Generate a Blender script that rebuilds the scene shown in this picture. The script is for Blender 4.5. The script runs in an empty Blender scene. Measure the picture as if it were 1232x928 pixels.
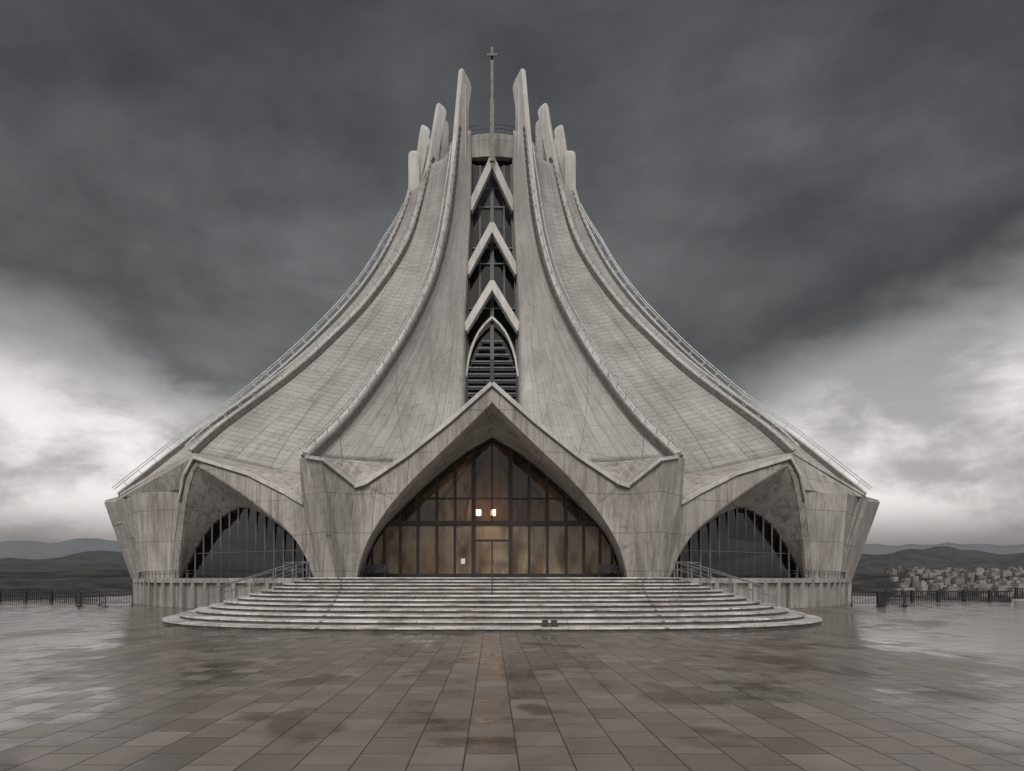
import bpy, bmesh, math, random
from mathutils import Vector, noise
random.seed(7)
S=bpy.context.scene
CY=76.0   # plan centre of the church (y)
PZ=2.15   # platform height

# ---------------------------------------------------------------- helpers
def link(o,parent=None):
    S.collection.objects.link(o)
    if parent: o.parent=parent
    return o
def empty(name):
    e=bpy.data.objects.new(name,None); return link(e)
class MB:
    def __init__(s): s.v=[];s.f=[];s.uv=[]
    def grid(s,rows,uv=None):
        b=len(s.v);n=len(rows[0])
        for r in rows: s.v+= [tuple(p) for p in r]
        for i in range(len(rows)-1):
            for j in range(n-1):
                s.f.append((b+i*n+j,b+i*n+j+1,b+(i+1)*n+j+1,b+(i+1)*n+j))
                if uv:
                    s.uv.append([uv(i,j),uv(i,j+1),uv(i+1,j+1),uv(i+1,j)])
                else: s.uv.append([(0,0)]*4)
    def poly(s,pts):
        b=len(s.v); s.v+=[tuple(p) for p in pts]; s.f.append(tuple(range(b,b+len(pts)))); s.uv.append([(0,0)]*len(pts))
    def box(s,x0,x1,y0,y1,z0,z1):
        b=len(s.v)
        s.v+=[(x,y,z) for z in(z0,z1) for y in(y0,y1) for x in(x0,x1)]
        for f in [(0,2,3,1),(4,5,7,6),(0,1,5,4),(2,6,7,3),(0,4,6,2),(1,3,7,5)]:
            s.f.append(tuple(b+k for k in f)); s.uv.append([(0,0)]*4)
    def beam(s,p,q,w,h,up=(0,0,1)):
        p=Vector(p);q=Vector(q);d=(q-p).normalized();up=Vector(up)
        if abs(d.dot(up))>.98: up=Vector((0,1,0))
        a=d.cross(up).normalized()*w/2; c=a.cross(d).normalized()*h/2
        b=len(s.v)
        for e in(p,q):
            for k,l in((-1,-1),(1,-1),(1,1),(-1,1)): s.v.append(tuple(e+a*k+c*l))
        for f in [(0,1,2,3),(7,6,5,4),(0,4,5,1),(1,5,6,2),(2,6,7,3),(3,7,4,0)]:
            s.f.append(tuple(b+k for k in f)); s.uv.append([(0,0)]*4)
    def mirror(s,x=True,y=False):
        def dup(fn):
            b=len(s.v);s.v+=[fn(v) for v in list(s.v)]
            for f,u in list(zip(s.f,s.uv)):
                s.f.append(tuple(b+k for k in reversed(f))); s.uv.append(list(reversed(u)))
        if x: dup(lambda v:(-v[0],v[1],v[2]))
        if y: dup(lambda v:(v[0],2*CY-v[1],v[2]))
    def obj(s,name,mat,parent=None,smooth=False,solid=0,merge=True,bevel=0,recalc=False):
        me=bpy.data.meshes.new(name); me.from_pydata(s.v,[],s.f)
        ul=me.uv_layers.new(name="UVMap")
        for p,u in zip(me.polygons,s.uv):
            for li,c in zip(p.loop_indices,u): ul.data[li].uv=c
        if merge or recalc:
            bm=bmesh.new();bm.from_mesh(me)
            if merge: bmesh.ops.remove_doubles(bm,verts=bm.verts,dist=.004)
            if recalc: bmesh.ops.recalc_face_normals(bm,faces=bm.faces)
            bm.to_mesh(me);bm.free()
        for p in me.polygons: p.use_smooth=smooth
        me.materials.append(mat); o=bpy.data.objects.new(name,me); link(o,parent)
        if solid:
            m=o.modifiers.new("t",'SOLIDIFY');m.thickness=solid;m.offset=0;m.use_even_offset=False
        if bevel:
            m=o.modifiers.new("b",'BEVEL');m.width=bevel;m.segments=2;m.limit_method='ANGLE'
        return o
def curve(pts,n):
    P=[Vector(p) for p in pts]; out=[]
    for i in range(len(P)-1):
        a=P[i-1] if i else 2*P[0]-P[1]; b=P[i];c=P[i+1]; d=P[i+2] if i+2<len(P) else 2*P[-1]-P[-2]
        for k in range(16):
            t=k/16
            out.append(.5*((2*b)+(c-a)*t+(2*a-5*b+4*c-d)*t*t+(3*b-a-3*c+d)*t**3))
    out.append(P[-1])
    L=[0]
    for i in range(1,len(out)): L.append(L[-1]+(out[i]-out[i-1]).length)
    res=[];j=0
    for k in range(n):
        t=L[-1]*k/(n-1)
        while j<len(L)-2 and L[j+1]<t: j+=1
        f=(t-L[j])/max(1e-6,L[j+1]-L[j]); res.append(out[j].lerp(out[j+1],min(1,max(0,f))))
    return res
def interp(x,tab):
    tab=sorted(tab)
    if x<=tab[0][0]: return tab[0][1]
    for (a,b),(c,d) in zip(tab,tab[1:]):
        if x<=c: return b+(d-b)*(x-a)/(c-a)
    return tab[-1][1]
# ---------------------------------------------------------------- materials
class NT:
    def __init__(s,name):
        s.m=bpy.data.materials.new(name); s.m.use_nodes=True; s.t=s.m.node_tree; s.n=s.t.nodes; s.l=s.t.links
        s.p=s.n['Principled BSDF']; s.out=s.n['Material Output']
    def new(s,ty,ins=None,**kw):
        x=s.n.new(ty)
        for k,v in kw.items(): setattr(x,k,v)
        for k,v in (ins or {}).items():
            if isinstance(v,bpy.types.NodeSocket): s.l.new(v,x.inputs[k])
            else: x.inputs[k].default_value=v
        return x
    def noise(s,vec,scale,detail=5,rough=.55,dist=0):
        return s.new('ShaderNodeTexNoise',{'Vector':vec,'Scale':scale,'Detail':detail,'Roughness':rough,'Distortion':dist}).outputs[0]
    def mapr(s,v,a,b,c,d,smooth=False):
        return s.new('ShaderNodeMapRange',{'Value':v,'From Min':a,'From Max':b,'To Min':c,'To Max':d},interpolation_type='SMOOTHSTEP' if smooth else 'LINEAR').outputs[0]
    def math(s,op,a,b=0,c=0):
        return s.new('ShaderNodeMath',{0:a,1:b,2:c},operation=op).outputs[0]
    def mix(s,f,a,b,mode='MIX'):
        x=s.n.new('ShaderNodeMix');x.data_type='RGBA';x.blend_type=mode
        for k,v in((0,f),(6,a),(7,b)):
            if isinstance(v,bpy.types.NodeSocket): s.l.new(v,x.inputs[k])
            else: x.inputs[k].default_value=v
        return x.outputs[2]
    def mapping(s,vec,scale=(1,1,1),rot=(0,0,0)):
        return s.new('ShaderNodeMapping',{'Vector':vec,'Scale':scale,'Rotation':rot}).outputs[0]
def c4(r,g=None,b=None):
    return (r,r,r,1) if g is None else (r,g,b,1)

def concrete(name,lo,hi,mode,stain=.5,brick=(3.4,1.25),joint=(13.0,5.2,.42)):
    m=NT(name); tc=m.new('ShaderNodeTexCoord'); ob=tc.outputs['Object']; uv=tc.outputs['UV']
    n=m.noise(ob,.22,8,.6); col=m.mix(m.mapr(n,.35,.65,0,1),c4(*lo),c4(*hi))
    if mode=='uv': vec=uv; bw,rh=brick
    else:
        s=m.new('ShaderNodeSeparateXYZ',{0:ob}); vec=m.new('ShaderNodeCombineXYZ',{0:m.math('ADD',s.outputs[0],m.math('MULTIPLY',s.outputs[1],.8)),1:s.outputs[2]}).outputs[0]; bw,rh=1.7,2.6
    sv=m.mapping(uv,(.10,1.1,1)) if mode=='uv' else m.mapping(ob,(1.5,1.5,.12))
    sv2=m.mapping(uv,(.16,4.5,1)) if mode=='uv' else m.mapping(ob,(5,5,.2))
    st=m.noise(sv,1.0,8,.68)
    col=m.mix(m.mapr(st,.44,.68,0,stain,True),col,c4(lo[0]*.42,lo[1]*.39,lo[2]*.36))
    st2=m.noise(sv2,1.0,6,.6)
    col=m.mix(m.mapr(st2,.48,.72,0,stain*.6),col,c4(hi[0]*1.25,hi[1]*1.25,hi[2]*1.25))
    col=m.mix(m.mapr(st2,.30,.45,stain*.6,0),col,c4(lo[0]*.42,lo[1]*.40,lo[2]*.38))
    ag=m.noise(ob,.55,9,.7,.4)
    col=m.mix(m.mapr(ag,.55,.74,0,stain*.9,True),col,c4(lo[0]*.34,lo[1]*.31,lo[2]*.28))
    fn=m.noise(ob,9,6,.7)
    col=m.mix(m.mapr(fn,.3,.7,.26,0),col,c4(.06,.056,.052))
    h=m.math('MULTIPLY',fn,.3)
    if mode!='plain':
        br=m.new('ShaderNodeTexBrick',{'Vector':vec,'Scale':1.0,'Mortar Size':.020,'Mortar Smooth':.3,'Brick Width':bw,'Row Height':rh,'Color1':c4(.68),'Color2':c4(1.0),'Mortar':c4(.9)})
        br.offset=.5 if mode=='uv' else 0
        col=m.mix(.36,col,br.outputs['Color'],'MULTIPLY')
        col=m.mix(m.math('MULTIPLY',br.outputs['Fac'],.62),col,c4(.06,.055,.05))
        if mode=='uv':
            br2=m.new('ShaderNodeTexBrick',{'Vector':m.mapping(uv,(1,1,1),(0,0,joint[2])),'Scale':1.0,'Mortar Size':.035,'Mortar Smooth':.2,'Brick Width':joint[0],'Row Height':joint[1],'Color1':c4(1),'Color2':c4(.82),'Mortar':c4(.9)})
            col=m.mix(m.math('MULTIPLY',br2.outputs['Fac'],.65),col,c4(.07,.065,.06)); col=m.mix(.4,col,br2.outputs['Color'],'MULTIPLY')
        w=m.new('ShaderNodeTexWave',{'Vector':vec,'Scale':1.3 if mode=='uv' else 1.6,'Distortion':.4,'Detail':2.0,'Detail Scale':.5},bands_direction='Y' if mode=='uv' else 'X').outputs['Fac']
        col=m.mix(m.mapr(w,0,.25,.20,0),col,c4(.10,.096,.092))
        h=m.math('ADD',h,m.math('ADD',m.math('MULTIPLY',br.outputs['Fac'],-.8),m.math('MULTIPLY',w,.15)))
    m.l.new(col,m.p.inputs['Base Color']); m.p.inputs['Roughness'].default_value=.8
    b=m.new('ShaderNodeBump',{'Height':h,'Strength':.6,'Distance':.06}); m.l.new(b.outputs[0],m.p.inputs['Normal'])
    return m.m
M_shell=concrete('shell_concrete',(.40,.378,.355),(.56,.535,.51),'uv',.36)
M_shell2=concrete('side_shell_concrete',(.29,.272,.255),(.42,.40,.378),'uv',.42,(.62,3.2),(9.0,16.0,.12))  # darker shell concrete: shade on the side shells put into the colour
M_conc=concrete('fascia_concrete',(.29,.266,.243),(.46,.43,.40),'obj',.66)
M_rib=concrete('rib_concrete',(.42,.40,.38),(.58,.555,.53),'plain',.40)
M_base=concrete('base_concrete',(.26,.243,.226),(.40,.378,.355),'obj',.7)

def simple(name,col,rough=.5,metal=0,nscale=3,var=.35):
    m=NT(name); tc=m.new('ShaderNodeTexCoord'); n=m.noise(tc.outputs['Object'],nscale,6,.6)
    cc=m.mix(m.mapr(n,.3,.7,0,1),c4(*[k*(1-var) for k in col]),c4(*[k*(1+var) for k in col]))
    m.l.new(cc,m.p.inputs['Base Color']); m.p.inputs['Roughness'].default_value=rough; m.p.inputs['Metallic'].default_value=metal
    return m.m
M_frame=simple('bronze_frame',(.026,.021,.018),.45,.3)
M_fin=simple('grey_mullion',(.085,.078,.07),.5,.2)
M_metal=simple('galvanised_metal',(.46,.46,.45),.4,.4)
M_dark=simple('dark_metal',(.03,.03,.032),.5,.4)
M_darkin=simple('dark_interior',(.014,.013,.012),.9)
M_gutter=simple('gutter_stain',(.09,.083,.075),.8)
M_louver=simple('louver_metal',(.12,.123,.13),.45,.3)

def glassmat(name,tint,lo,hi):
    m=NT(name); m.n.remove(m.p)
    tc=m.new('ShaderNodeTexCoord'); n=m.noise(tc.outputs['Object'],.8,3)
    bp=m.new('ShaderNodeBump',{'Height':n,'Strength':.08,'Distance':.05})
    g=m.new('ShaderNodeBsdfGlossy',{'Color':c4(.9),'Roughness':.04,'Normal':bp.outputs[0]})
    t=m.new('ShaderNodeBsdfTransparent',{'Color':c4(*tint)})
    lw=m.new('ShaderNodeLayerWeight',{'Blend':.5}); f=m.mapr(m.math('POWER',lw.outputs['Facing'],3),0,1,lo,hi)
    mx=m.new('ShaderNodeMixShader',{0:f}); m.l.new(t.outputs[0],mx.inputs[1]); m.l.new(g.outputs[0],mx.inputs[2])
    m.l.new(mx.outputs[0],m.out.inputs[0]); return m.m
M_glass=glassmat('window_glass',(.82,.77,.70),.035,.6)
M_sglass=glassmat('dark_window_glass',(.35,.37,.4),.035,.3)

def interior():
    m=NT('interior_panels'); tc=m.new('ShaderNodeTexCoord'); ob=tc.outputs['Object']
    s=m.new('ShaderNodeSeparateXYZ',{0:ob})
    v=m.new('ShaderNodeCombineXYZ',{0:s.outputs[0],1:m.math('ADD',s.outputs[2],2.85)}).outputs[0]
    br=m.new('ShaderNodeTexBrick',{'Vector':v,'Scale':1.0,'Mortar Size':.05,'Brick Width':1.38,'Row Height':9.0,'Color1':c4(.12,.066,.042),'Color2':c4(.48,.32,.20),'Mortar':c4(.02)});br.offset=0
    n=m.noise(m.mapping(ob,(1.6,2,.5)),1.2,5)
    col=m.mix(m.mapr(n,.44,.68,0,.8),br.outputs['Color'],c4(.045,.03,.024))
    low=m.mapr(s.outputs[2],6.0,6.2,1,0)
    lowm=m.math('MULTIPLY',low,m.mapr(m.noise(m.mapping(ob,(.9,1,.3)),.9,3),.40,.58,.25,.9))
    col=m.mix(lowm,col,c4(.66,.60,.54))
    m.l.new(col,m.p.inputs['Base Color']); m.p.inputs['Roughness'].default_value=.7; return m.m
M_int=interior()

def stairmat():
    m=NT('stair_stone'); tc=m.new('ShaderNodeTexCoord'); ob=tc.outputs['Object']
    n=m.noise(ob,.7,8,.65); col=m.mix(m.mapr(n,.35,.65,0,1),c4(.38,.365,.35),c4(.66,.645,.63))
    n2=m.noise(m.mapping(ob,(.5,3,3)),1.5,6,.7); col=m.mix(m.mapr(n2,.48,.68,0,.85),col,c4(.12,.095,.08))
    br=m.new('ShaderNodeTexBrick',{'Vector':ob,'Scale':1.0,'Mortar Size':.015,'Brick Width':1.5,'Row Height':1.25,'Color1':c4(.7),'Color2':c4(1)})
    col=m.mix(.5,col,br.outputs['Color'],'MULTIPLY')
    col=m.mix(m.math('MULTIPLY',br.outputs['Fac'],.6),col,c4(.08))
    m.l.new(col,m.p.inputs['Base Color']); m.l.new(m.mapr(n,.4,.62,.2,.6),m.p.inputs['Roughness'])
    b=m.new('ShaderNodeBump',{'Height':m.noise(ob,6,5,.7),'Strength':.3,'Distance':.02}); m.l.new(b.outputs[0],m.p.inputs['Normal'])
    return m.m
M_stair=stairmat()
M_riser=simple('riser_stone',(.085,.07,.058),.6,0,1.5,.6)  # dark colour carries the shadow on the risers below the tread noses

def plazamat():
    m=NT('wet_paving'); tc=m.new('ShaderNodeTexCoord'); ob=tc.outputs['Object']
    s=m.new('ShaderNodeSeparateXYZ',{0:ob}); v=m.new('ShaderNodeCombineXYZ',{0:s.outputs[1],1:m.math('ADD',s.outputs[0],.31)}).outputs[0]
    br=m.new('ShaderNodeTexBrick',{'Vector':v,'Scale':1.0,'Mortar Size':.009,'Mortar Smooth':.2,'Brick Width':.82,'Row Height':.60,'Color1':c4(0),'Color2':c4(1),'Mortar':c4(.5),'Bias':0.0}); br.offset=.42
    tile=m.new('ShaderNodeSeparateColor',{0:br.outputs['Color']}).outputs[0]
    br2=m.new('ShaderNodeTexBrick',{'Vector':v,'Scale':1.0,'Mortar Size':.018,'Brick Width':4.92,'Row Height':2.40,'Color1':c4(.88),'Color2':c4(1),'Mortar':c4(.78)}); br2.offset=0
    big=m.noise(m.mapping(ob,(.9,.6,1)),.13,6,.6,.4)
    med=m.noise(ob,1.1,7,.65); fine=m.noise(ob,26,5,.7)
    col=m.mix(tile,c4(.125,.106,.094),c4(.235,.206,.186))
    col=m.mix(1.0,col,br2.outputs['Color'],'MULTIPLY')
    col=m.mix(m.mapr(med,.35,.7,0,.6),col,c4(.095,.077,.066))
    col=m.mix(m.mapr(fine,.35,.7,.25,0),col,c4(.05,.042,.038))
    # wetness is lowered in the middle and raised towards both sides
    side=m.mapr(m.math('ABSOLUTE',s.outputs[0]),2.0,13.0,-.06,.055,True)
    wv=m.math('ADD',m.math('ADD',big,side),m.math('MULTIPLY',m.math('SUBTRACT',med,.5),.34))
    wet=m.mapr(m.math('ADD',wv,m.math('MULTIPLY',m.math('SUBTRACT',tile,.5),-.05)),.41,.57,0,1,True)
    col=m.mix(m.math('MULTIPLY',wet,.45),col,c4(.045,.036,.031))
    tl=m.noise(m.mapping(ob,(.5,.3,1)),.9,3)
    col=m.mix(m.mapr(m.math('ADD',tl,m.math('MULTIPLY',tile,.06)),.60,.67,0,.65,True),col,c4(.035,.022,.017))
    col=m.mix(m.math('MULTIPLY',br.outputs['Fac'],.9),col,c4(.018,.015,.013))
    m.l.new(col,m.p.inputs['Base Color'])
    r=m.math('ADD',m.mapr(wet,0,1,.34,.08),m.math('ADD',m.math('MULTIPLY',tile,.09),m.math('ADD',m.mapr(fine,.3,.7,-.03,.05),m.math('MULTIPLY',br.outputs['Fac'],.4))))
    m.l.new(r,m.p.inputs['Roughness']); m.p.inputs['IOR'].default_value=1.45
    h=m.math('ADD',m.math('MULTIPLY',br.outputs['Fac'],-1.0),m.math('ADD',m.math('MULTIPLY',tile,.4),m.math('MULTIPLY',med,.9)))
    b=m.new('ShaderNodeBump',{'Height':h,'Strength':.6,'Distance':.010}); m.l.new(b.outputs[0],m.p.inputs['Normal'])
    return m.m
M_plaza=plazamat()

# ---------------------------------------------------------------- church
church=empty('concrete_church')
R1=[(2.94,66.9,51.5),(3.45,65.8,44.3),(3.87,64.9,39.0),(4.555,63.4,33.5),(5.58,61.1,28.3),(7.16,57.6,22.9),(8.96,53.7,17.9),(10.73,49.8,13.6),(12.44,46.0,10.24)]
R2=[(5.45,71,50.9),(5.95,70.6,47.4),(6.58,70.2,43.7),(8.40,68.7,36.1),(11.7,65.8,29.1),(15.1,63,23.9),(18.1,60.7,19.97),(22.7,57.2,14.75),(24.56,56,12.4)]
R3=[(7.49,75,51.3),(8.2,74.8,47.0),(9.95,74.2,40.7),(13.37,73.2,33.9),(18.48,71.5,27.1),(24.74,69.6,20.5),(29.94,67.9,15.9),(35.94,66,10.1)]
SL=[(2.4,68.5,51),(2.15,68,44),(2.2,67.5,39),(2.4,66.5,33.5),(2.6,65.5,28.3),(2.6,64,23),(2.55,61.5,18.5),(2.5,59.5,15),(2.5,58,12)]
NS=61
def cut(c,z):
    c=curve(c,200); return [p for p in c if p.z<=z]
def resamp(c,n):
    return curve(c[::6]+[c[-1]] if (len(c)-1)%6 else c[::6],n)
r1=resamp(cut(R1,45.4),NS); r2=resamp(cut(R2,44.8),NS); r3=resamp(cut(R3,44.5),NS); sl=resamp(cut(SL,47),NS)
r4=[Vector((p.x,2*CY-p.y,p.z)) for p in r3]
def shell(mb,a,b,nu,pull,drop,width,p0=.25):
    rows=[]
    for i in range(NS):
        t=i/(NS-1); row=[]
        for j in range(nu+1):
            u=j/nu; p=a[i].lerp(b[i],u)
            c=Vector((0-p.x,CY-p.y,0)); c.normalize()
            w=math.sin(math.pi*u)*(pull*t**1.3+p0)
            p=p+c*w; p.z-=math.sin(math.pi*u)*drop*t**2
            row.append(p)
        rows.append(row)
    mb.grid(rows,lambda i,j:(i/(NS-1)*48,j/nu*width))
    return rows
shf=MB(); sh=MB()
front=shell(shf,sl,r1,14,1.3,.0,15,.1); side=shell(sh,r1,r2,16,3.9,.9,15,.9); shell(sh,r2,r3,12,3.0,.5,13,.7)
shf.mirror(True,True); sh.mirror(True,True)
mb2=MB(); shell(mb2,r3,r4,14,2.0,.5,16); mb2.mirror(True,False)
b=len(sh.v); sh.v+=mb2.v; sh.f+=[tuple(k+b for k in f) for f in mb2.f]; sh.uv+=mb2.uv
shf.obj('front_shells',M_shell,church,smooth=True,solid=.3)
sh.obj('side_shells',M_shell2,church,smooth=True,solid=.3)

gut=MB()
def rib(mb,tab,wid,deep):
    c=curve(tab,70); n=len(c); plan=(Vector((c[-1].x-c[0].x,c[-1].y-c[0].y,0))).normalized()
    side_=Vector((-plan.y,plan.x,0)); rows=[]; prev=None
    for i,p in enumerate(c):
        tg=(c[min(n-1,i+1)]-c[max(0,i-1)]).normalized(); nr=side_.cross(tg)
        if nr.dot(Vector((plan.x,plan.y,.3)))<0: nr=-nr
        t=i/(n-1); hw=wid
        din=deep*max(0,1-t/.3)+.35; up=.42
        q=[p+side_*hw-nr*din,p+side_*hw+nr*up*.8,p+side_*hw*.7+nr*up,p-side_*hw*.7+nr*up,p-side_*hw+nr*up*.8,p-side_*hw-nr*din]
        rows.append(q+[q[0]])
        g=min(1,max(0,(t-.12)/.25))
        if prev and g>0:
            gut.beam(prev,p,.5+.4*g,.34+.10*t,up=nr)
        prev=p-nr*(0.02+.15*(1-g))
    tip=[]; tgt=Vector((0,0,1))
    for k,(sc,hh) in enumerate([(.15,.65),(.6,.5),(.9,.25)]):
        base=rows[0]; cen=sum(base[:6],Vector())/6
        tip.append([cen+(q-cen)*sc+tgt*hh for q in base])
    rows=tip+rows
    mb.grid(rows); mb.poly(rows[0][:6]); mb.poly(rows[-1][:6])
ribs=MB(); rib(ribs,R1,.24,1.3); rib(ribs,R2,.24,.35); rib(ribs,R3,.24,.3)
def slab(mb,x,y,z0,z1,w,d,ang):
    ca,sa=math.cos(ang),math.sin(ang); rows=[]
    for z,sc in((z0,1),(z1-.5,1),(z1-.15,.8),(z1,.35)):
        rows.append([Vector((x+ca*a*w*sc-sa*b_*d*sc,y+sa*a*w*sc+ca*b_*d*sc,z)) for a,b_ in((-.5,-.5),(.5,-.5),(.5,.5),(-.5,.5),(-.5,-.5))])
    mb.grid(rows); mb.poly(rows[-1][:4])
slab(ribs,2.58,67.6,43,50.9,.3,1.2,.2)
slab(ribs,5.0,71.4,43,50.2,.3,1.0,.7)
slab(ribs,7.0,75.4,42,50.0,.3,1.0,1.3)
slab(ribs,8.5,77.5,40,48.8,.4,1.2,1.5)
ribs.mirror(True,True)
ribs.obj('ridge_fins',M_rib,church,recalc=True)
gut.mirror(True,True); gut.obj('ridge_gutters',M_gutter,church,merge=False)

FU=[(0,44,14.6),(2.72,44.6,12.35),(5.62,45.2,10.2),(8.48,46.0,8.5),(9.25,46.4,8.33),(9.75,46.9,5.4),(10.15,47.4,PZ)]
FL=[(0,44,13.5),(2.44,44.6,11.3),(5.0,45.2,9.0),(6.95,45.9,7.0),(8.4,46.5,4.95),(9.1,47,3.42),(9.45,47.3,PZ)]
GL=[(0,51,12.6),(2.17,51,11.35),(4.47,51,9.5),(6.65,51,7.45),(8.4,51,5.6),(9.3,51,3.9),(9.75,51,PZ)]
def even(t,n=28): return curve(t,n)
def poly_resample(t,n):
    P=[Vector(p) for p in t];L=[0]
    for a,b_ in zip(P,P[1:]): L.append(L[-1]+(b_-a).length)
    out=[]
    for k in range(n):
        s=L[-1]*k/(n-1)
        for i in range(len(P)-1):
            if s<=L[i+1]+1e-6: out.append(P[i].lerp(P[i+1],(s-L[i])/(L[i+1]-L[i]))); break
    return out
N=28
fu=poly_resample(FU,N); fl=even(FL,N); gl=even(GL,N)
pl=MB()
pl.grid([fu,fl])
pl.grid([fl,[a.lerp(b_,.5)+Vector((0,0,.12)) for a,b_ in zip(fl,gl)],gl])
T1=Vector((12.44,46,10.24)); TL=Vector((12.97,46.3,10.2)); TC=Vector((11.05,44.4,9.8)); V=Vector(FU[4])
fC=Vector((10.5,45.9,PZ)); fL_=Vector((12.0,48,PZ)); fI=Vector(FU[6]); fM=Vector((11.55,46.4,PZ))
V2=Vector(FU[5])
pl.poly([V,TC,fC,fI,V2]); pl.poly([TC,T1,fM,fC]); pl.poly([T1,TL,fL_,fM])
bot=front[-1]
bl=[Vector((0,58.5,13.5))]+[Vector(p) for p in bot]
bl=poly_resample(bl,24); top=poly_resample([FU[0],FU[1],FU[2],FU[3],V,TC,T1],24)
pl.grid([bl,top])
U1=[(22.83,52.5,11.4),(18.14,51,9.9),(14.9,49.5,8.3),(13.35,48.5,7.43),(13.06,48.3,4.94),(12.24,48.3,PZ)]
L1=[(22.64,52.5,10.9),(19.06,51.3,8.75),(16.5,50.2,7.0),(14.5,49.2,5.48),(13.14,48.6,3.66),(12.5,48.4,PZ)]
K1=[(22.64,52.5,10.9),(23.2,53,10.0),(24.1,54,8.2),(25.15,55.5,5.38),(26.2,57,PZ)]
K1u=[(22.83,52.5,11.4),(23.9,53.3,10.2),(24.7,54.2,8.4),(25.75,55.7,5.5),(26.7,57,PZ)]
G1=[(12.97,50,PZ),(14.1,50.8,4.47),(15.96,52,6.1),(18.25,53.5,7.34),(20.1,54.7,7.73),(22.5,56,6.77),(24.4,57,4.9),(26.4,58,PZ)]
pl.grid([poly_resample(U1,20),even(L1,20)])
pl.grid([poly_resample(K1u,16),even(K1,16)])
g1=even(G1,40); arch=even(L1[::-1],24)[:-1]+even(K1,17)
pl.grid([arch,[a.lerp(b_,.5) for a,b_ in zip(arch,g1)],g1])
sb=[Vector(p) for p in side[-1]]
pl.grid([poly_resample(sb,18),poly_resample([TL,(13.35,48.5,7.43),(14.9,49.5,8.3),(18.14,51,9.9),(22.83,52.5,11.4)],18)])
pl.poly([TL,(13.35,48.5,7.43),(13.06,48.3,4.94),fL_]); pl.poly([(13.06,48.3,4.94),(12.24,48.3,PZ),fL_])
A=Vector((24.56,56,12.4)); B=Vector((35.94,66,10.1)); H=Vector(U1[0])
C=Vector((25.2,55.3,9.3)); D=Vector((33.2,61.5,9.5)); C2=Vector((26.7,57,PZ)); D2=Vector((31.1,61.8,PZ))
Ci=C+Vector((.15,.45,-.05)); Di=D+Vector((.05,.5,-.05))
pl.poly([H,A,B,D,C]); pl.poly([H,C,(24.7,54.2,8.4),(23.9,53.3,10.2)])
pl.poly([C,D,Di,Ci]); 
Mi=Ci.lerp(Di,.52)+Vector((.6,-1.1,0)); M2=C2.lerp(D2,.55)+Vector((.6,-1.2,0))
pl.poly([Ci,Mi,M2,C2]); pl.poly([Mi,Di,D2,M2]); pl.poly([C,Ci,C2,(25.75,55.7,5.5),(24.7,54.2,8.4)])
E=Vector((40.3,71,10.2)); F=Vector((35.8,68,PZ))
Fm=Vector((33.6,64.8,PZ)); 
pl.poly([D,B,(36.6,66.6,9.6),Fm,D2]); pl.poly([B,E,F,Fm,(36.6,66.6,9.6)]); pl.poly([E,(38.5,CY,9.2),(35.0,CY,PZ),F])
pl.grid([[B,E],[Vector((30,CY,13.0)),Vector((31,CY,12.6))]]); pl.poly([E,(38.5,CY,9.2),(31,CY,12.6)])
pl.grid([poly_resample([A,B],8),[p.lerp(Vector((20,70,12)),.4)-Vector((0,0,1)) for p in poly_resample([A,B],8)]])
pl.mirror(True,True)
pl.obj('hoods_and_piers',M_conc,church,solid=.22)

tr=MB(); tj=MB()
for tab in ([FU[0],FU[1],FU[2],FU[3],FU[4]],U1[:4],K1u[:3]):
    for a,b_ in zip(tab,tab[1:]):
        a=Vector(a);b_=Vector(b_); o=Vector((0,-.14,.02)); tr.beam(a+o,b_+o,.3,.26)
        o=Vector((0,-.10,-.20)); tj.beam(a+o,b_+o,.12,.10)
for a,b_ in ((V,TC),(A,B),(TC,T1)):
    tr.beam(a+Vector((0,-.1,.05)),b_+Vector((0,-.1,.05)),.25,.22); tj.beam(a+Vector((0,-.10,-.14)),b_+Vector((0,-.10,-.14)),.14,.1)
tr.mirror(True,True); tr.obj('hood_edge_trim',M_rib,church,merge=False)
tj.mirror(True,True); tj.obj('drip_joints',M_gutter,church,merge=False)

# slot
sx=lambda z:interp(z,[(p[2],p[0]) for p in SL]); sy=lambda z:interp(z,[(p[2],p[1]) for p in SL])
rv=MB(); zs=[12+k*.6 for k in range(56)]
rv.grid([[Vector((sx(z),sy(z),z)) for z in zs],[Vector((sx(z)-.12,sy(z)+2.0,z)) for z in zs]])
rv.mirror(True,True); rv.obj('slot_reveal',M_conc,church,smooth=True,solid=.12)
sg=MB(); sg.grid([[Vector((-sx(z)+.06,sy(z)+1.35,z)) for z in zs],[Vector((sx(z)-.06,sy(z)+1.35,z)) for z in zs]])
sg.mirror(False,True); sg.obj('slot_glass',M_sglass,church,smooth=True)
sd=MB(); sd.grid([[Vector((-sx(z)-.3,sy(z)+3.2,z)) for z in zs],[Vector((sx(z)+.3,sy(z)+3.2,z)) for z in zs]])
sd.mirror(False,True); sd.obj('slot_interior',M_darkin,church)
ch=MB()
for za,ze in((43.8,38.6),(36.8,31.7),(30.6,25.7)):
    for s in(-1,1):
        ya=sy(za)-.15; ye=sy(ze)+.35
        ch.beam((-.12*s,ya,za),(s*(sx(ze)+.05),ye,ze),.66,.7,up=(0,-1,.2))
for s in(-1,1):
    pts=curve([(0,sy(26.9)+.7,27.3),(s*1.2,sy(25.8)+.75,25.9),(s*2.1,sy(24)+.8,23.6),(s*2.45,sy(21.5)+.8,21.0)],8)
    for a,b_ in zip(pts,pts[1:]): ch.beam(a,b_,.22,.3,up=(0,-1,.2))
ch.mirror(False,True); ch.obj('chevron_frames',M_rib,church,merge=False,bevel=.04)
mu=MB()
zz=[13+k*1.0 for k in range(32)]
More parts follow.
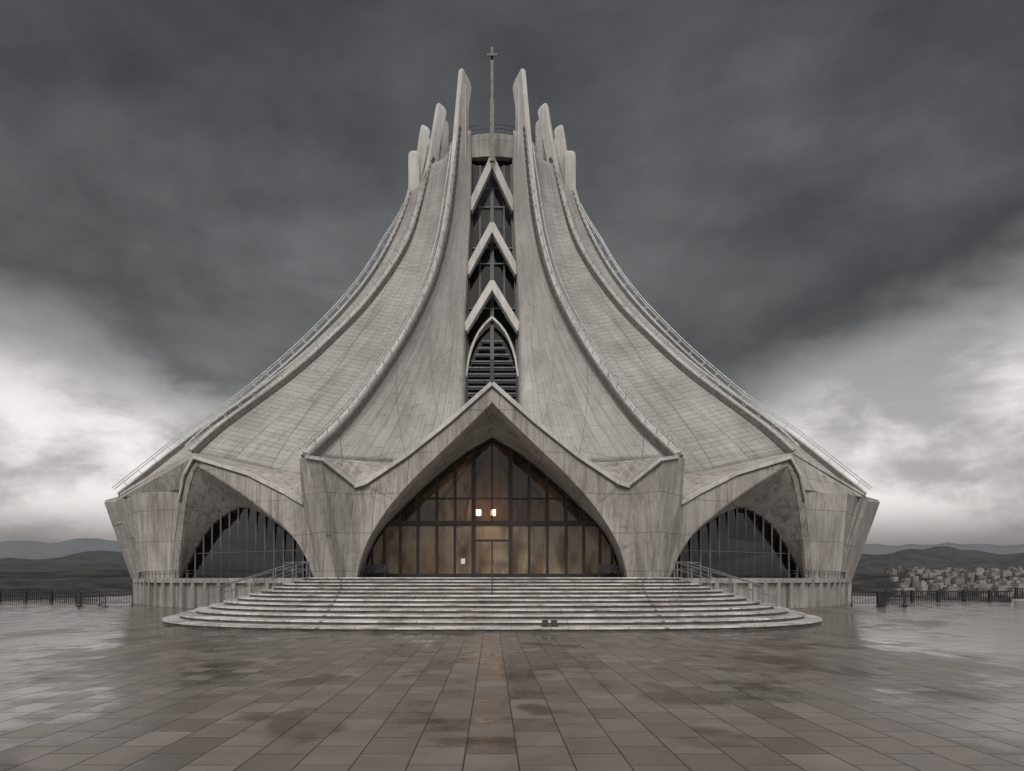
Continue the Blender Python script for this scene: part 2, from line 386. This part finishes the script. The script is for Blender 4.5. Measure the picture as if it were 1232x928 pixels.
for a,b_ in zip(zz,zz[1:]):
    mu.beam((0,sy(a)+1.1,a),(0,sy(b_)+1.1,b_),.24,.35,up=(1,0,0))
    for s in(-1,1):
        mu.beam((s*(sx(a)-.22),sy(a)+1.1,a),(s*(sx(b_)-.22),sy(b_)+1.1,b_),.22,.2,up=(1,0,0))
        if a>27: mu.beam((s*1.2,sy(a)+1.2,a),(s*1.2,sy(b_)+1.2,b_),.09,.15,up=(1,0,0))
mu.mirror(False,True); mu.obj('slot_mullions',M_frame,church,merge=False)
lo=MB()
z=15.5
while z<25.5:
    w=min(sx(z)-.35, 2.3 if z<22 else 2.3*(27-z)/5)
    for s in(-1,1): lo.box(min(s*.18,s*w),max(s*.18,s*w),sy(z)+.95,sy(z)+1.2,z,z+.13)
    z+=.72
for z in (28.5,33.3,35,39.5,41.5): lo.box(-sx(z)+.3,sx(z)-.3,sy(z)+1.15,sy(z)+1.27,z,z+.09)
lo.mirror(False,True); lo.obj('louvers',M_louver,church,merge=False)

dr=MB(); n=48
prof=[(6.3,38),(6.3,44.7),(6.55,44.75),(6.55,47.4),(6.3,47.6),(0.01,47.7)]
dr.grid([[Vector((r*math.sin(2*math.pi*k/n),CY-r*math.cos(2*math.pi*k/n),z)) for k in range(n+1)] for r,z in prof])
dr.obj('crown_drum',M_conc,church)
rf=MB(); rf.grid([[Vector((r*math.sin(2*math.pi*k/n),CY-r*math.cos(2*math.pi*k/n),44.6)) for k in range(n+1)] for r in(6.2,7.4)])
rf.obj('crown_roof',M_conc,church)
dl=MB()
for k in range(n):
    a0=2*math.pi*k/n;a1=2*math.pi*(k+1)/n;P=lambda a,z:(6.35*math.sin(a),CY-6.35*math.cos(a),z)
    dl.beam(P(a0,47.5),P(a0,48.55),.05,.05)
    for z in(48.5,48.1): dl.beam(P(a0,z),P(a1,z),.045,.045)
dl.obj('crown_railing',M_dark,church,merge=False)
cr=MB()
cr.beam((0,66.9,43.0),(0,66.9,49),.40,.36,up=(0,1,0)); cr.beam((0,66.9,49),(0,66.9,53.3),.26,.24,up=(0,1,0)); cr.beam((0,66.9,53.3),(0,66.9,54.1),.2,.2,up=(0,1,0))
cr.box(-.5,.5,66.82,66.98,53.35,53.56); cr.box(-.11,.11,66.78,67.02,52.9,54.15); cr.beam((0,66.9,46.8),(0,69.6,46.8),.2,.2)
cr.obj('cross',simple('cross_metal',(.13,.12,.11),.6,.2),church,merge=False)

pr=MB()
for tab,t0,hh in((R1,.16,.80),(R2,.16,.85),(R3,.17,1.0)):
    c=curve(tab,90); n_=len(c); plan=(Vector((c[-1].x-c[0].x,c[-1].y-c[0].y,0))).normalized(); sd_=Vector((-plan.y,plan.x,0))
    prev={}; i0=int(n_*t0)
    for i in range(i0,n_):
        p=c[i]; tg=(c[min(n_-1,i+1)]-c[i-1]).normalized(); nr=sd_.cross(tg)
        if nr.dot(Vector((plan.x,plan.y,.3)))<0: nr=-nr
        e_=min(1,(i-i0)/8); h_=.45+(hh-.45)*e_
        for s in(-1,1):
            q=p+sd_*s*.28+nr*(h_ if s<0 else h_-.10)
            if s in prev: pr.beam(prev[s],q,.075,.075)
            prev[s]=q
            if i%3==0: pr.beam(p+sd_*s*.2+nr*.25,q,.05,.05)
pr.mirror(True,True); pr.obj('ridge_rails',M_metal,church,merge=False)

gz=MB(); gp=[Vector(p) for p in gl]
pts=gp+[Vector((-p.x,p.y,p.z)) for p in gp[::-1][:-1]]
pts=[p+Vector((0,-.25,0)) for p in pts]
gz.poly(pts); gz.mirror(False,True); gz.obj('portal_glass',M_glass,church,merge=False)
hz=lambda x:interp(abs(x),[(p.x,p.z) for p in gp])
fm=MB()
for x in(1.37,2.75,4.1,5.5,6.8,8.0,8.9):
    w=.32 if x<1.5 else .19
    for s in(-1,1): fm.box(s*x-w/2,s*x+w/2,50.45,50.72,PZ,hz(x)+.1)
fm.box(-.06,.06,50.5,50.7,6.3,12.4)
fm.box(-.05,.05,50.48,50.71,PZ,4.9)
fm.box(-1.21,1.21,50.47,50.715,4.85,5.0)
def trans(z,h):
    xs=interp(-z,[(-p.z,p.x) for p in gp]); fm.box(-xs,xs,50.4,50.745,z,z+h)
trans(6.05,.32);trans(PZ+.02,.3); trans(8.0,.09)
for a,b_ in zip(gp,gp[1:]):
    for s in(-1,1): fm.beam((s*a.x,50.62,a.z-.05),(s*b_.x,50.62,b_.z-.05),.3,.3)
fm.mirror(False,True); fm.obj('portal_frames',M_frame,church,merge=False)
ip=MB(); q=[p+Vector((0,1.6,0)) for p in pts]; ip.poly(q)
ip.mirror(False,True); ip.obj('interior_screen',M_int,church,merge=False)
ir=MB()
for s in(-1,1):
    for x0 in(2.0,4.2,6.4):
        c=curve([(s*x0,52.0,6.4),(s*x0*.98,52.0,7.5),(s*x0*.75,52,9),(s*x0*.3,52,min(11.3,hz(x0*.3)-.3))],10)
        for a,b_ in zip(c,c[1:]): ir.beam(a,b_,.22,.2,up=(0,1,0))
ir.obj('interior_ribs',simple('timber',(.05,.032,.022),.6),church,merge=False)
em=NT('lamp_glow'); em.p.inputs['Emission Color'].default_value=(1,.66,.36,1); em.p.inputs['Emission Strength'].default_value=2.4
lm=MB()
for x in(-1.0,.1):
    lm.box(x-.18,x+.18,51.35,51.5,6.83,7.32); 
    L=bpy.data.lights.new('lamp_light','POINT');L.energy=42;L.color=(1,.68,.43);L.shadow_soft_size=.25;L.specular_factor=.05
    o=bpy.data.objects.new('lamp_light',L);o.location=(x,51.15,7.1);link(o,church)
lm.obj('interior_lamps',em.m,church,merge=False,bevel=.05)
nt=MB(); nt.box(-2.3,-2.0,50.6,50.63,3.2,3.6)
nt.obj('door_notices',simple('paper',(.7,.7,.68),.8,0,3,.05),church,merge=False)

sgm=MB(); gg=[Vector(p)+Vector((.1,-.2,0)) for p in g1]; sgm.poly(gg); sgm.mirror(True,True); sgm.obj('side_glass',M_sglass,church,merge=False)
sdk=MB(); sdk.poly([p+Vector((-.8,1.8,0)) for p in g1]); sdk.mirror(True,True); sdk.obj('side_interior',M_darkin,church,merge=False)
sm=MB(); a=Vector(G1[0]);b_=Vector(G1[-1]); dirv=(b_-a)
for k in range(1,15):
    t=k/15; x=a.x+dirv.x*t; y=interp(x,[(p.x,p.y) for p in g1]); zt=interp(x,[(p.x,p.z) for p in g1])
    sm.beam((x+.05,y-.34,PZ),(x+.05,y-.34,zt+.1),.12,.16,up=(0,1,0))
sm.beam((14.1,interp(14.1,[(p.x,p.y) for p in g1])-.3,4.2),(24.9,interp(24.9,[(p.x,p.y) for p in g1])-.3,4.2),.08,.06)
sm.mirror(True,True); sm.obj('side_mullions',M_fin,church,merge=False)
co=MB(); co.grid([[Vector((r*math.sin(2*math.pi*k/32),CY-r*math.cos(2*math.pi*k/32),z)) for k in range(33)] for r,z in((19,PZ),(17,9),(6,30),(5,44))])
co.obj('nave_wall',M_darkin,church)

# ---------------------------------------------------------------- platform & stairs
plat=empty('stone_platform')
pm=MB(); n=120; Rp=35.4
def ring(r,z): return [Vector((r*math.sin(2*math.pi*k/n),CY-r*math.cos(2*math.pi*k/n),z)) for k in range(n+1)]
pm.grid([ring(Rp-.25,-.3),ring(Rp-.25,PZ-.35),ring(Rp,PZ-.35),ring(Rp,PZ-.02),ring(.01,PZ-.02)])
pm.obj('platform_wall',M_base,plat)
pb=MB()
for k in range(150):
    a=2*math.pi*k/150
    if abs(a-math.pi)>math.pi-.32: continue
    c=Vector((math.sin(a),-math.cos(a),0)); p=Vector((0,CY,0))+c*(Rp-.16)
    pb.beam(p+Vector((0,0,-.2)),p+Vector((0,0,PZ-.36)),.3,.34,up=c)
pb.obj('wall_pilasters',M_base,plat,merge=False)
st=empty('entrance_stairs'); ts=MB(); rs=MB(); ns=12
def outline(i,grow):
    a_=17.0-.48*i+grow; b_=17.2-1.22*i+grow; yb=43.2; p=3.1; out=[]
    for k in range(101):
        th=math.pi*k/100; cx=math.cos(th);sn=math.sin(th)
        out.append((-a_*math.copysign(abs(cx)**(2/p),cx), yb-b_*abs(sn)**(2/p)))
    return out
for i in range(ns):
    z0=i*PZ/ns; z1=(i+1)*PZ/ns
    o1=outline(i,0);o2=outline(i,.07)
    rs.grid([[Vector((x,y,z0-.02)) for x,y in o1],[Vector((x,y,z1-.055)) for x,y in o1]])
    ts.grid([[Vector((x,y,z1-.06)) for x,y in o1],[Vector((x,y,z1-.06)) for x,y in o2],[Vector((x,y,z1-.01)) for x,y in o2],[Vector((x*.999,y+.02,z1)) for x,y in o2]])
    on=outline(i,-1.6)
    ts.grid([[Vector((x*.999,y+.02,z1)) for x,y in o2],[Vector((x,min(y,43.2),z1)) for x,y in on]])
    if i==ns-1: ts.poly([(x,y,z1+.003) for x,y in on])
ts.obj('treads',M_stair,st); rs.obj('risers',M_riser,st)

hr=MB()
def rail(pts,h=.95,mid=True):
    up=Vector((0,0,h)); P=[Vector(p) for p in pts]
    for a,b_ in zip(P,P[1:]):
        L=(b_-a).length; k=max(1,int(L/1.4))
        for q in range(k+1):
            p=a.lerp(b_,q/k); hr.beam(p-Vector((0,0,.25)),p+up,.045,.045)
        hr.beam(a+up,b_+up,.05,.05)
        if mid: hr.beam(a+up*.55,b_+up*.55,.035,.035)
for s in(-1,1):
    rail([(s*11.2,41.3,PZ),(s*13.2,43.2,PZ)]); rail([(s*11.0,41.2,PZ),(s*13.6,35.6,.9)])
    rail([(s*12.0,41.8,PZ),(s*15.6,37.4,.5)])
hr.obj('stair_handrail',simple('dull_steel',(.20,.20,.195),.45,.5),st,merge=False)
hm=MB()
for y,i in((41.2,12),(39.0,10.3),(36.5,8.2),(33.9,6)):
    hm.beam((0,y,i*PZ/12-.1),(0,y,i*PZ/12+.9),.06,.06)
hm.beam((0,41.2,PZ+.9),(0,33.9,PZ/2+.9),.06,.06); hm.obj('centre_handrail',M_dark,st,merge=False)
er=MB()
for s in(-1,1):
    prev=None
    for k in range(34):
        a=s*(.41+k*.0285); p=Vector((34.9*math.sin(a),CY-34.9*math.cos(a),PZ)); 
        er.beam(p,p+Vector((0,0,.55)),.035,.035)
        if prev:
            for h in(.53,.3): er.beam(prev+Vector((0,0,h)),p+Vector((0,0,h)),.03,.03)
        prev=p
er.obj('platform_railing',M_dark,plat,merge=False)
# small twin floodlight sitting on the first tread
bx=MB(); bx.box(1.95,2.18,26.5,26.72,.24,.44); bx.box(2.30,2.53,26.5,26.72,.24,.44); bx.box(1.9,2.6,26.55,26.68,.18,.22); bx.box(2.04,2.09,26.58,26.64,.2,.26); bx.box(2.39,2.44,26.58,26.64,.2,.26)
bx.obj('step_floodlight',simple('dark_housing',(.03,.024,.018),.6),None,merge=False,bevel=.01)
for x in(-8.3,8.3):
    bn=MB(); bn.box(x-.8,x+.8,48.2,48.65,PZ+.42,PZ+.48); bn.box(x-.8,x+.8,48.68,48.74,PZ+.5,PZ+.95)
    for q in(-.7,.64): bn.box(x+q,x+q+.06,48.25,48.7,PZ,PZ+.42)
    bn.obj('bench',M_dark,None,merge=False)

# ---------------------------------------------------------------- plaza
pz=MB(); EX=48; EY=63
pz.poly([(-120,-60,0),(120,-60,0),(120,EY,0),(EX,EY,0),(EX,125,0),(-EX,125,0),(-EX,EY,0),(-120,EY,0)])
pz.obj('plaza_paving',M_plaza,None)
ed=MB()
for s in(-1,1):
    ed.box(min(s*EX,s*120),max(s*EX,s*120),EY,EY+.4,-2,.25)
    ed.box(s*EX-.2,s*EX+.2,EY+.4,125,-2,.25)
ed.obj('plaza_kerb',M_base,None)
def fence(name,x0,x1,y,h,mat,step=.16,z=0):
    m=MB(); 
    m.box(x0,x1,y-.05,y+.05,z+h-.10,z+h); m.box(x0,x1,y-.03,y+.03,z+.12,z+.2)
    x=x0
    k=0
    while x<=x1:
        w=.09 if k%12==0 else .035
        m.box(x-w,x+w,y-w,y+w,z,z+h-.06+(.12 if k%12==0 else 0)); x+=step;k+=1
    return m.obj(name,mat,None,merge=False)
fence('metal_fence',EX+.5,118,EY+.2,1.0,M_dark,.2,.25)
fence('metal_fence',36.5,EX,EY+.2,1.0,M_dark,.2,.0)
wl=MB(); wl.box(-118,-EX-5,EY+.42,EY+.7,0,1.0); wl.box(-118,-EX-5,EY+.35,EY+.78,1.0,1.14)
x=-117
while x<-EX-6: wl.box(x-.2,x+.2,EY+.3,EY+.82,0,1.3); x+=5
wl.obj('parapet_wall',M_base,None,merge=False)
fence('metal_fence',-EX-6,-EX,EY+.2,1.0,M_dark,.2,.25)
fence('metal_fence',-EX,-36.5,EY+.2,1.0,M_dark,.2,.0)
def barrier(x0,y0,x1,y1):
    m=MB(); a=Vector((x0,y0,0));b_=Vector((x1,y1,0)); up=Vector((0,0,1))
    m.beam(a+up*1.1,b_+up*1.1,.06,.06); m.beam(a+up*.2,b_+up*.2,.05,.05)
    for k in range(13):
        p=a.lerp(b_,k/12); w=.06 if k in(0,12) else .03; m.beam(p+up*(.0 if k in(0,12) else .2),p+up*1.1,w,w)
    d=(b_-a).normalized(); n_=Vector((-d.y,d.x,0))*.3
    for p in(a,b_): m.beam(p-n_+up*.03,p+n_+up*.03,.05,.05)
    m.obj('crowd_barrier',M_dark,None,merge=False)
for s in(-1,1):
    for x0,y0,x1,y1 in((28.6,50.5,31,51.4),(28.2,53.5,30.6,53.2),(31.1,51.6,32.5,53.6)): barrier(s*x0,y0,s*x1,y1)
bb=MB(); bb.box(29.5,30.0,52,52.4,0,1.0); bb.box(29.45,30.05,51.95,52.45,1.0,1.08)
bb.obj('litter_bin',M_dark,None,merge=False,bevel=.03)

# ---------------------------------------------------------------- terrain, hills, town
tm=MB(); na=480; radii=[0.5]+[130*(6500/130)**(k/110) for k in range(111)]
def hgt(x,y):
    r=math.hypot(x,y); a=math.atan2(x,y)
    def ss(a_,b__,v): v=min(1,max(0,(v-a_)/(b__-a_))); return v*v*(3-2*v)
    h=-2.2-32*ss(130,420,r)
    nz=noise.noise(Vector((a*2.1+3,0,0)))*.6+noise.noise(Vector((a*6+9,1,0)))*.3
    det=noise.fractal(Vector((x*.004,y*.004,0)),.9,2.1,6)
    mid=math.exp(-((r-1350)/380)**2); h+=mid*(50+16*nz+8*det)
    far=math.exp(-((r-3100)/800)**2); h+=far*(140+110*nz+42*det)
    vf=ss(4200,5500,r); h+=vf*(255+120*noise.noise(Vector((a*3+20,4,0)))+40*det)
    return h+det*4*ss(200,500,r)
tm.grid([[Vector((r*math.sin(2*math.pi*k/na),r*math.cos(2*math.pi*k/na),hgt(r*math.sin(2*math.pi*k/na),r*math.cos(2*math.pi*k/na)))) for k in range(na+1)] for r in radii])
m=NT('hillside'); tc=m.new('ShaderNodeTexCoord'); ob=tc.outputs['Object']
n1=m.noise(ob,.02,8,.7); n2=m.noise(ob,.004,6,.6)
col=m.mix(m.mapr(n1,.4,.6,0,1),c4(.022,.022,.022),c4(.055,.053,.050)); col=m.mix(m.mapr(n2,.45,.65,0,.6),col,c4(.07,.067,.063))
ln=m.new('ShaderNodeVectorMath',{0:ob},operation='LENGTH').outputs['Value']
col=m.mix(m.mapr(ln,900,3600,0,.6),col,c4(.085,.090,.097)); col=m.mix(m.mapr(ln,3600,5200,0,.85),col,c4(.15,.155,.165))  # distance haze painted into the base colour, growing with radius
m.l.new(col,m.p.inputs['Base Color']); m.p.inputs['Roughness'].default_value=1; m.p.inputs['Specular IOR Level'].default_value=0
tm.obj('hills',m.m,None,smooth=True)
tw=MB()
for k in range(620):
    a=math.radians(random.uniform(30,50)); r=random.uniform(950,1420)
    if random.random()<.4: a=math.radians(random.gauss(37,2.5))
    x=r*math.sin(a);y=r*math.cos(a); z=hgt(x,y); w=random.uniform(4,12);d=random.uniform(5,10);h=random.choice([3,3.5,4,5,5,6,9])
    tw.box(x-w/2,x+w/2,y-d/2,y+d/2,z-4,z+h)
    if random.random()<.5: tw.box(x-w/2+.5,x+w/4,y-d/2+.5,y+d/2-.5,z+h,z+h+1.8)
m=NT('town_walls'); tc=m.new('ShaderNodeTexCoord'); n=m.noise(tc.outputs['Object'],.03,3); s=m.new('ShaderNodeSeparateXYZ',{0:tc.outputs['Object']})
v=m.new('ShaderNodeCombineXYZ',{0:m.math('ADD',s.outputs[0],s.outputs[1]),1:s.outputs[2]}).outputs[0]
br=m.new('ShaderNodeTexBrick',{'Vector':v,'Scale':1.0,'Brick Width':2.6,'Row Height':3.0,'Mortar Size':.85,'Color1':c4(.08),'Color2':c4(.12),'Mortar':c4(1)});br.offset=0
col=m.mix(m.mapr(n,.35,.65,0,1),c4(.10,.09,.082),c4(.28,.26,.24)); col=m.mix(.8,col,br.outputs['Color'],'MULTIPLY')
m.l.new(col,m.p.inputs['Base Color']); m.p.inputs['Roughness'].default_value=.9
tw.obj('distant_town',m.m,None,merge=False)

# ---------------------------------------------------------------- world
W=bpy.data.worlds.new("World"); S.world=W; W.use_nodes=True
class WT(NT):
    def __init__(s): s.t=W.node_tree; s.n=s.t.nodes; s.l=s.t.links
w=WT(); bg=w.n['Background']
SE=math.radians(44); SAZ=math.radians(192)
sky=w.new('ShaderNodeTexSky',sky_type='NISHITA',sun_disc=False,sun_elevation=SE,sun_rotation=SAZ,air_density=2.0,dust_density=4.0)
tc=w.new('ShaderNodeTexCoord'); dv=w.new('ShaderNodeVectorMath',{0:tc.outputs['Generated']},operation='NORMALIZE').outputs[0]
sp=w.new('ShaderNodeSeparateXYZ',{0:dv}); X,Y,Z=sp.outputs
zc=w.math('MAXIMUM',Z,0.0); dn=w.math('ADD',zc,.20)
cv=w.new('ShaderNodeCombineXYZ',{0:w.math('DIVIDE',X,dn),1:w.math('DIVIDE',Y,dn),2:w.math('MULTIPLY',zc,1.2)}).outputs[0]
n1=w.noise(cv,.7,6,.48,.2); n2=w.noise(w.mapping(cv,(1,1,1),(0,0,1)),.5,7,.5,.4)
n3=w.noise(w.mapping(dv,(1,1,1.7)),2.6,7,.52,.2)
n4=w.noise(w.mapping(dv,(1,1,2.0),(0,0,.7)),6.5,9,.57,.2)
ax=w.math('ABSOLUTE',X)
thr=w.math('MULTIPLY_ADD',ax,.30,.128)
e=w.math('ADD',w.math('SUBTRACT',Z,thr),w.math('ADD',w.math('MULTIPLY',w.math('SUBTRACT',n1,.5),.14),w.math('ADD',w.math('MULTIPLY',w.math('SUBTRACT',n3,.5),.34),w.math('MULTIPLY',w.math('SUBTRACT',n4,.5),.20))))
dark=w.mapr(e,-.08,.075,0,1,True)
dv1=w.math('MULTIPLY',w.mapr(n2,.37,.63,.045,.120),w.math('MULTIPLY',w.mapr(n3,.35,.65,.62,1.5),w.mapr(n4,.3,.7,.80,1.20)))
dcol=w.new('ShaderNodeCombineXYZ',{0:dv1,1:w.math('MULTIPLY',dv1,1.01),2:w.math('MULTIPLY',dv1,1.035)}).outputs[0]
bill=w.math('ADD',w.math('MULTIPLY',n3,.4),w.math('MULTIPLY',n4,.6))
band=w.math('MULTIPLY',w.mapr(Z,.03,.12,.0,1,True),w.mapr(Z,.17,.36,1,.40,True))
lv=w.math('ADD',.20,w.math('MULTIPLY',w.mapr(bill,.39,.60,.20,.70,True),band))
lcol=w.new('ShaderNodeCombineXYZ',{0:lv,1:w.math('MULTIPLY',lv,.965),2:w.math('MULTIPLY',lv,.955)}).outputs[0]
col=w.mix(dark,lcol,dcol)
back=w.math('MULTIPLY',w.mapr(Y,.15,-.5,0,1.0,True),w.mapr(Z,0,.45,.25,1.15,True))
back=w.math('ADD',back,w.mapr(Z,.72,.95,0,.45,True))
bcol=w.new('ShaderNodeCombineXYZ',{0:back,1:w.math('MULTIPLY',back,.985),2:w.math('MULTIPLY',back,.97)}).outputs[0]
col=w.mix(1.0,col,bcol,'ADD')
skc=w.mix(1.0,sky.outputs[0],c4(.004),'MULTIPLY')
col=w.mix(1.0,col,skc,'ADD')
w.l.new(col,bg.inputs[0]); bg.inputs[1].default_value=1.0

L=bpy.data.lights.new('sun','SUN'); L.energy=1.35; L.angle=math.radians(12); L.color=(1,.965,.92)
o=bpy.data.objects.new('sun',L); link(o)
d=Vector((math.sin(SAZ)*math.cos(SE),math.cos(SAZ)*math.cos(SE),math.sin(SE))); o.rotation_euler=d.to_track_quat('Z','Y').to_euler()

# ---------------------------------------------------------------- camera
cam=bpy.data.cameras.new('camera'); co_=bpy.data.objects.new('camera',cam); link(co_)
cam.sensor_width=36; cam.lens=24; cam.clip_end=20000; cam.clip_start=.1
co_.location=(0,0,2.0); co_.rotation_euler=(math.radians(90),0,0)
cam.shift_x=24/1232; cam.shift_y=(698-464)/1232
S.camera=co_
S.view_settings.view_transform='Standard'; S.view_settings.look='None'; S.view_settings.exposure=0
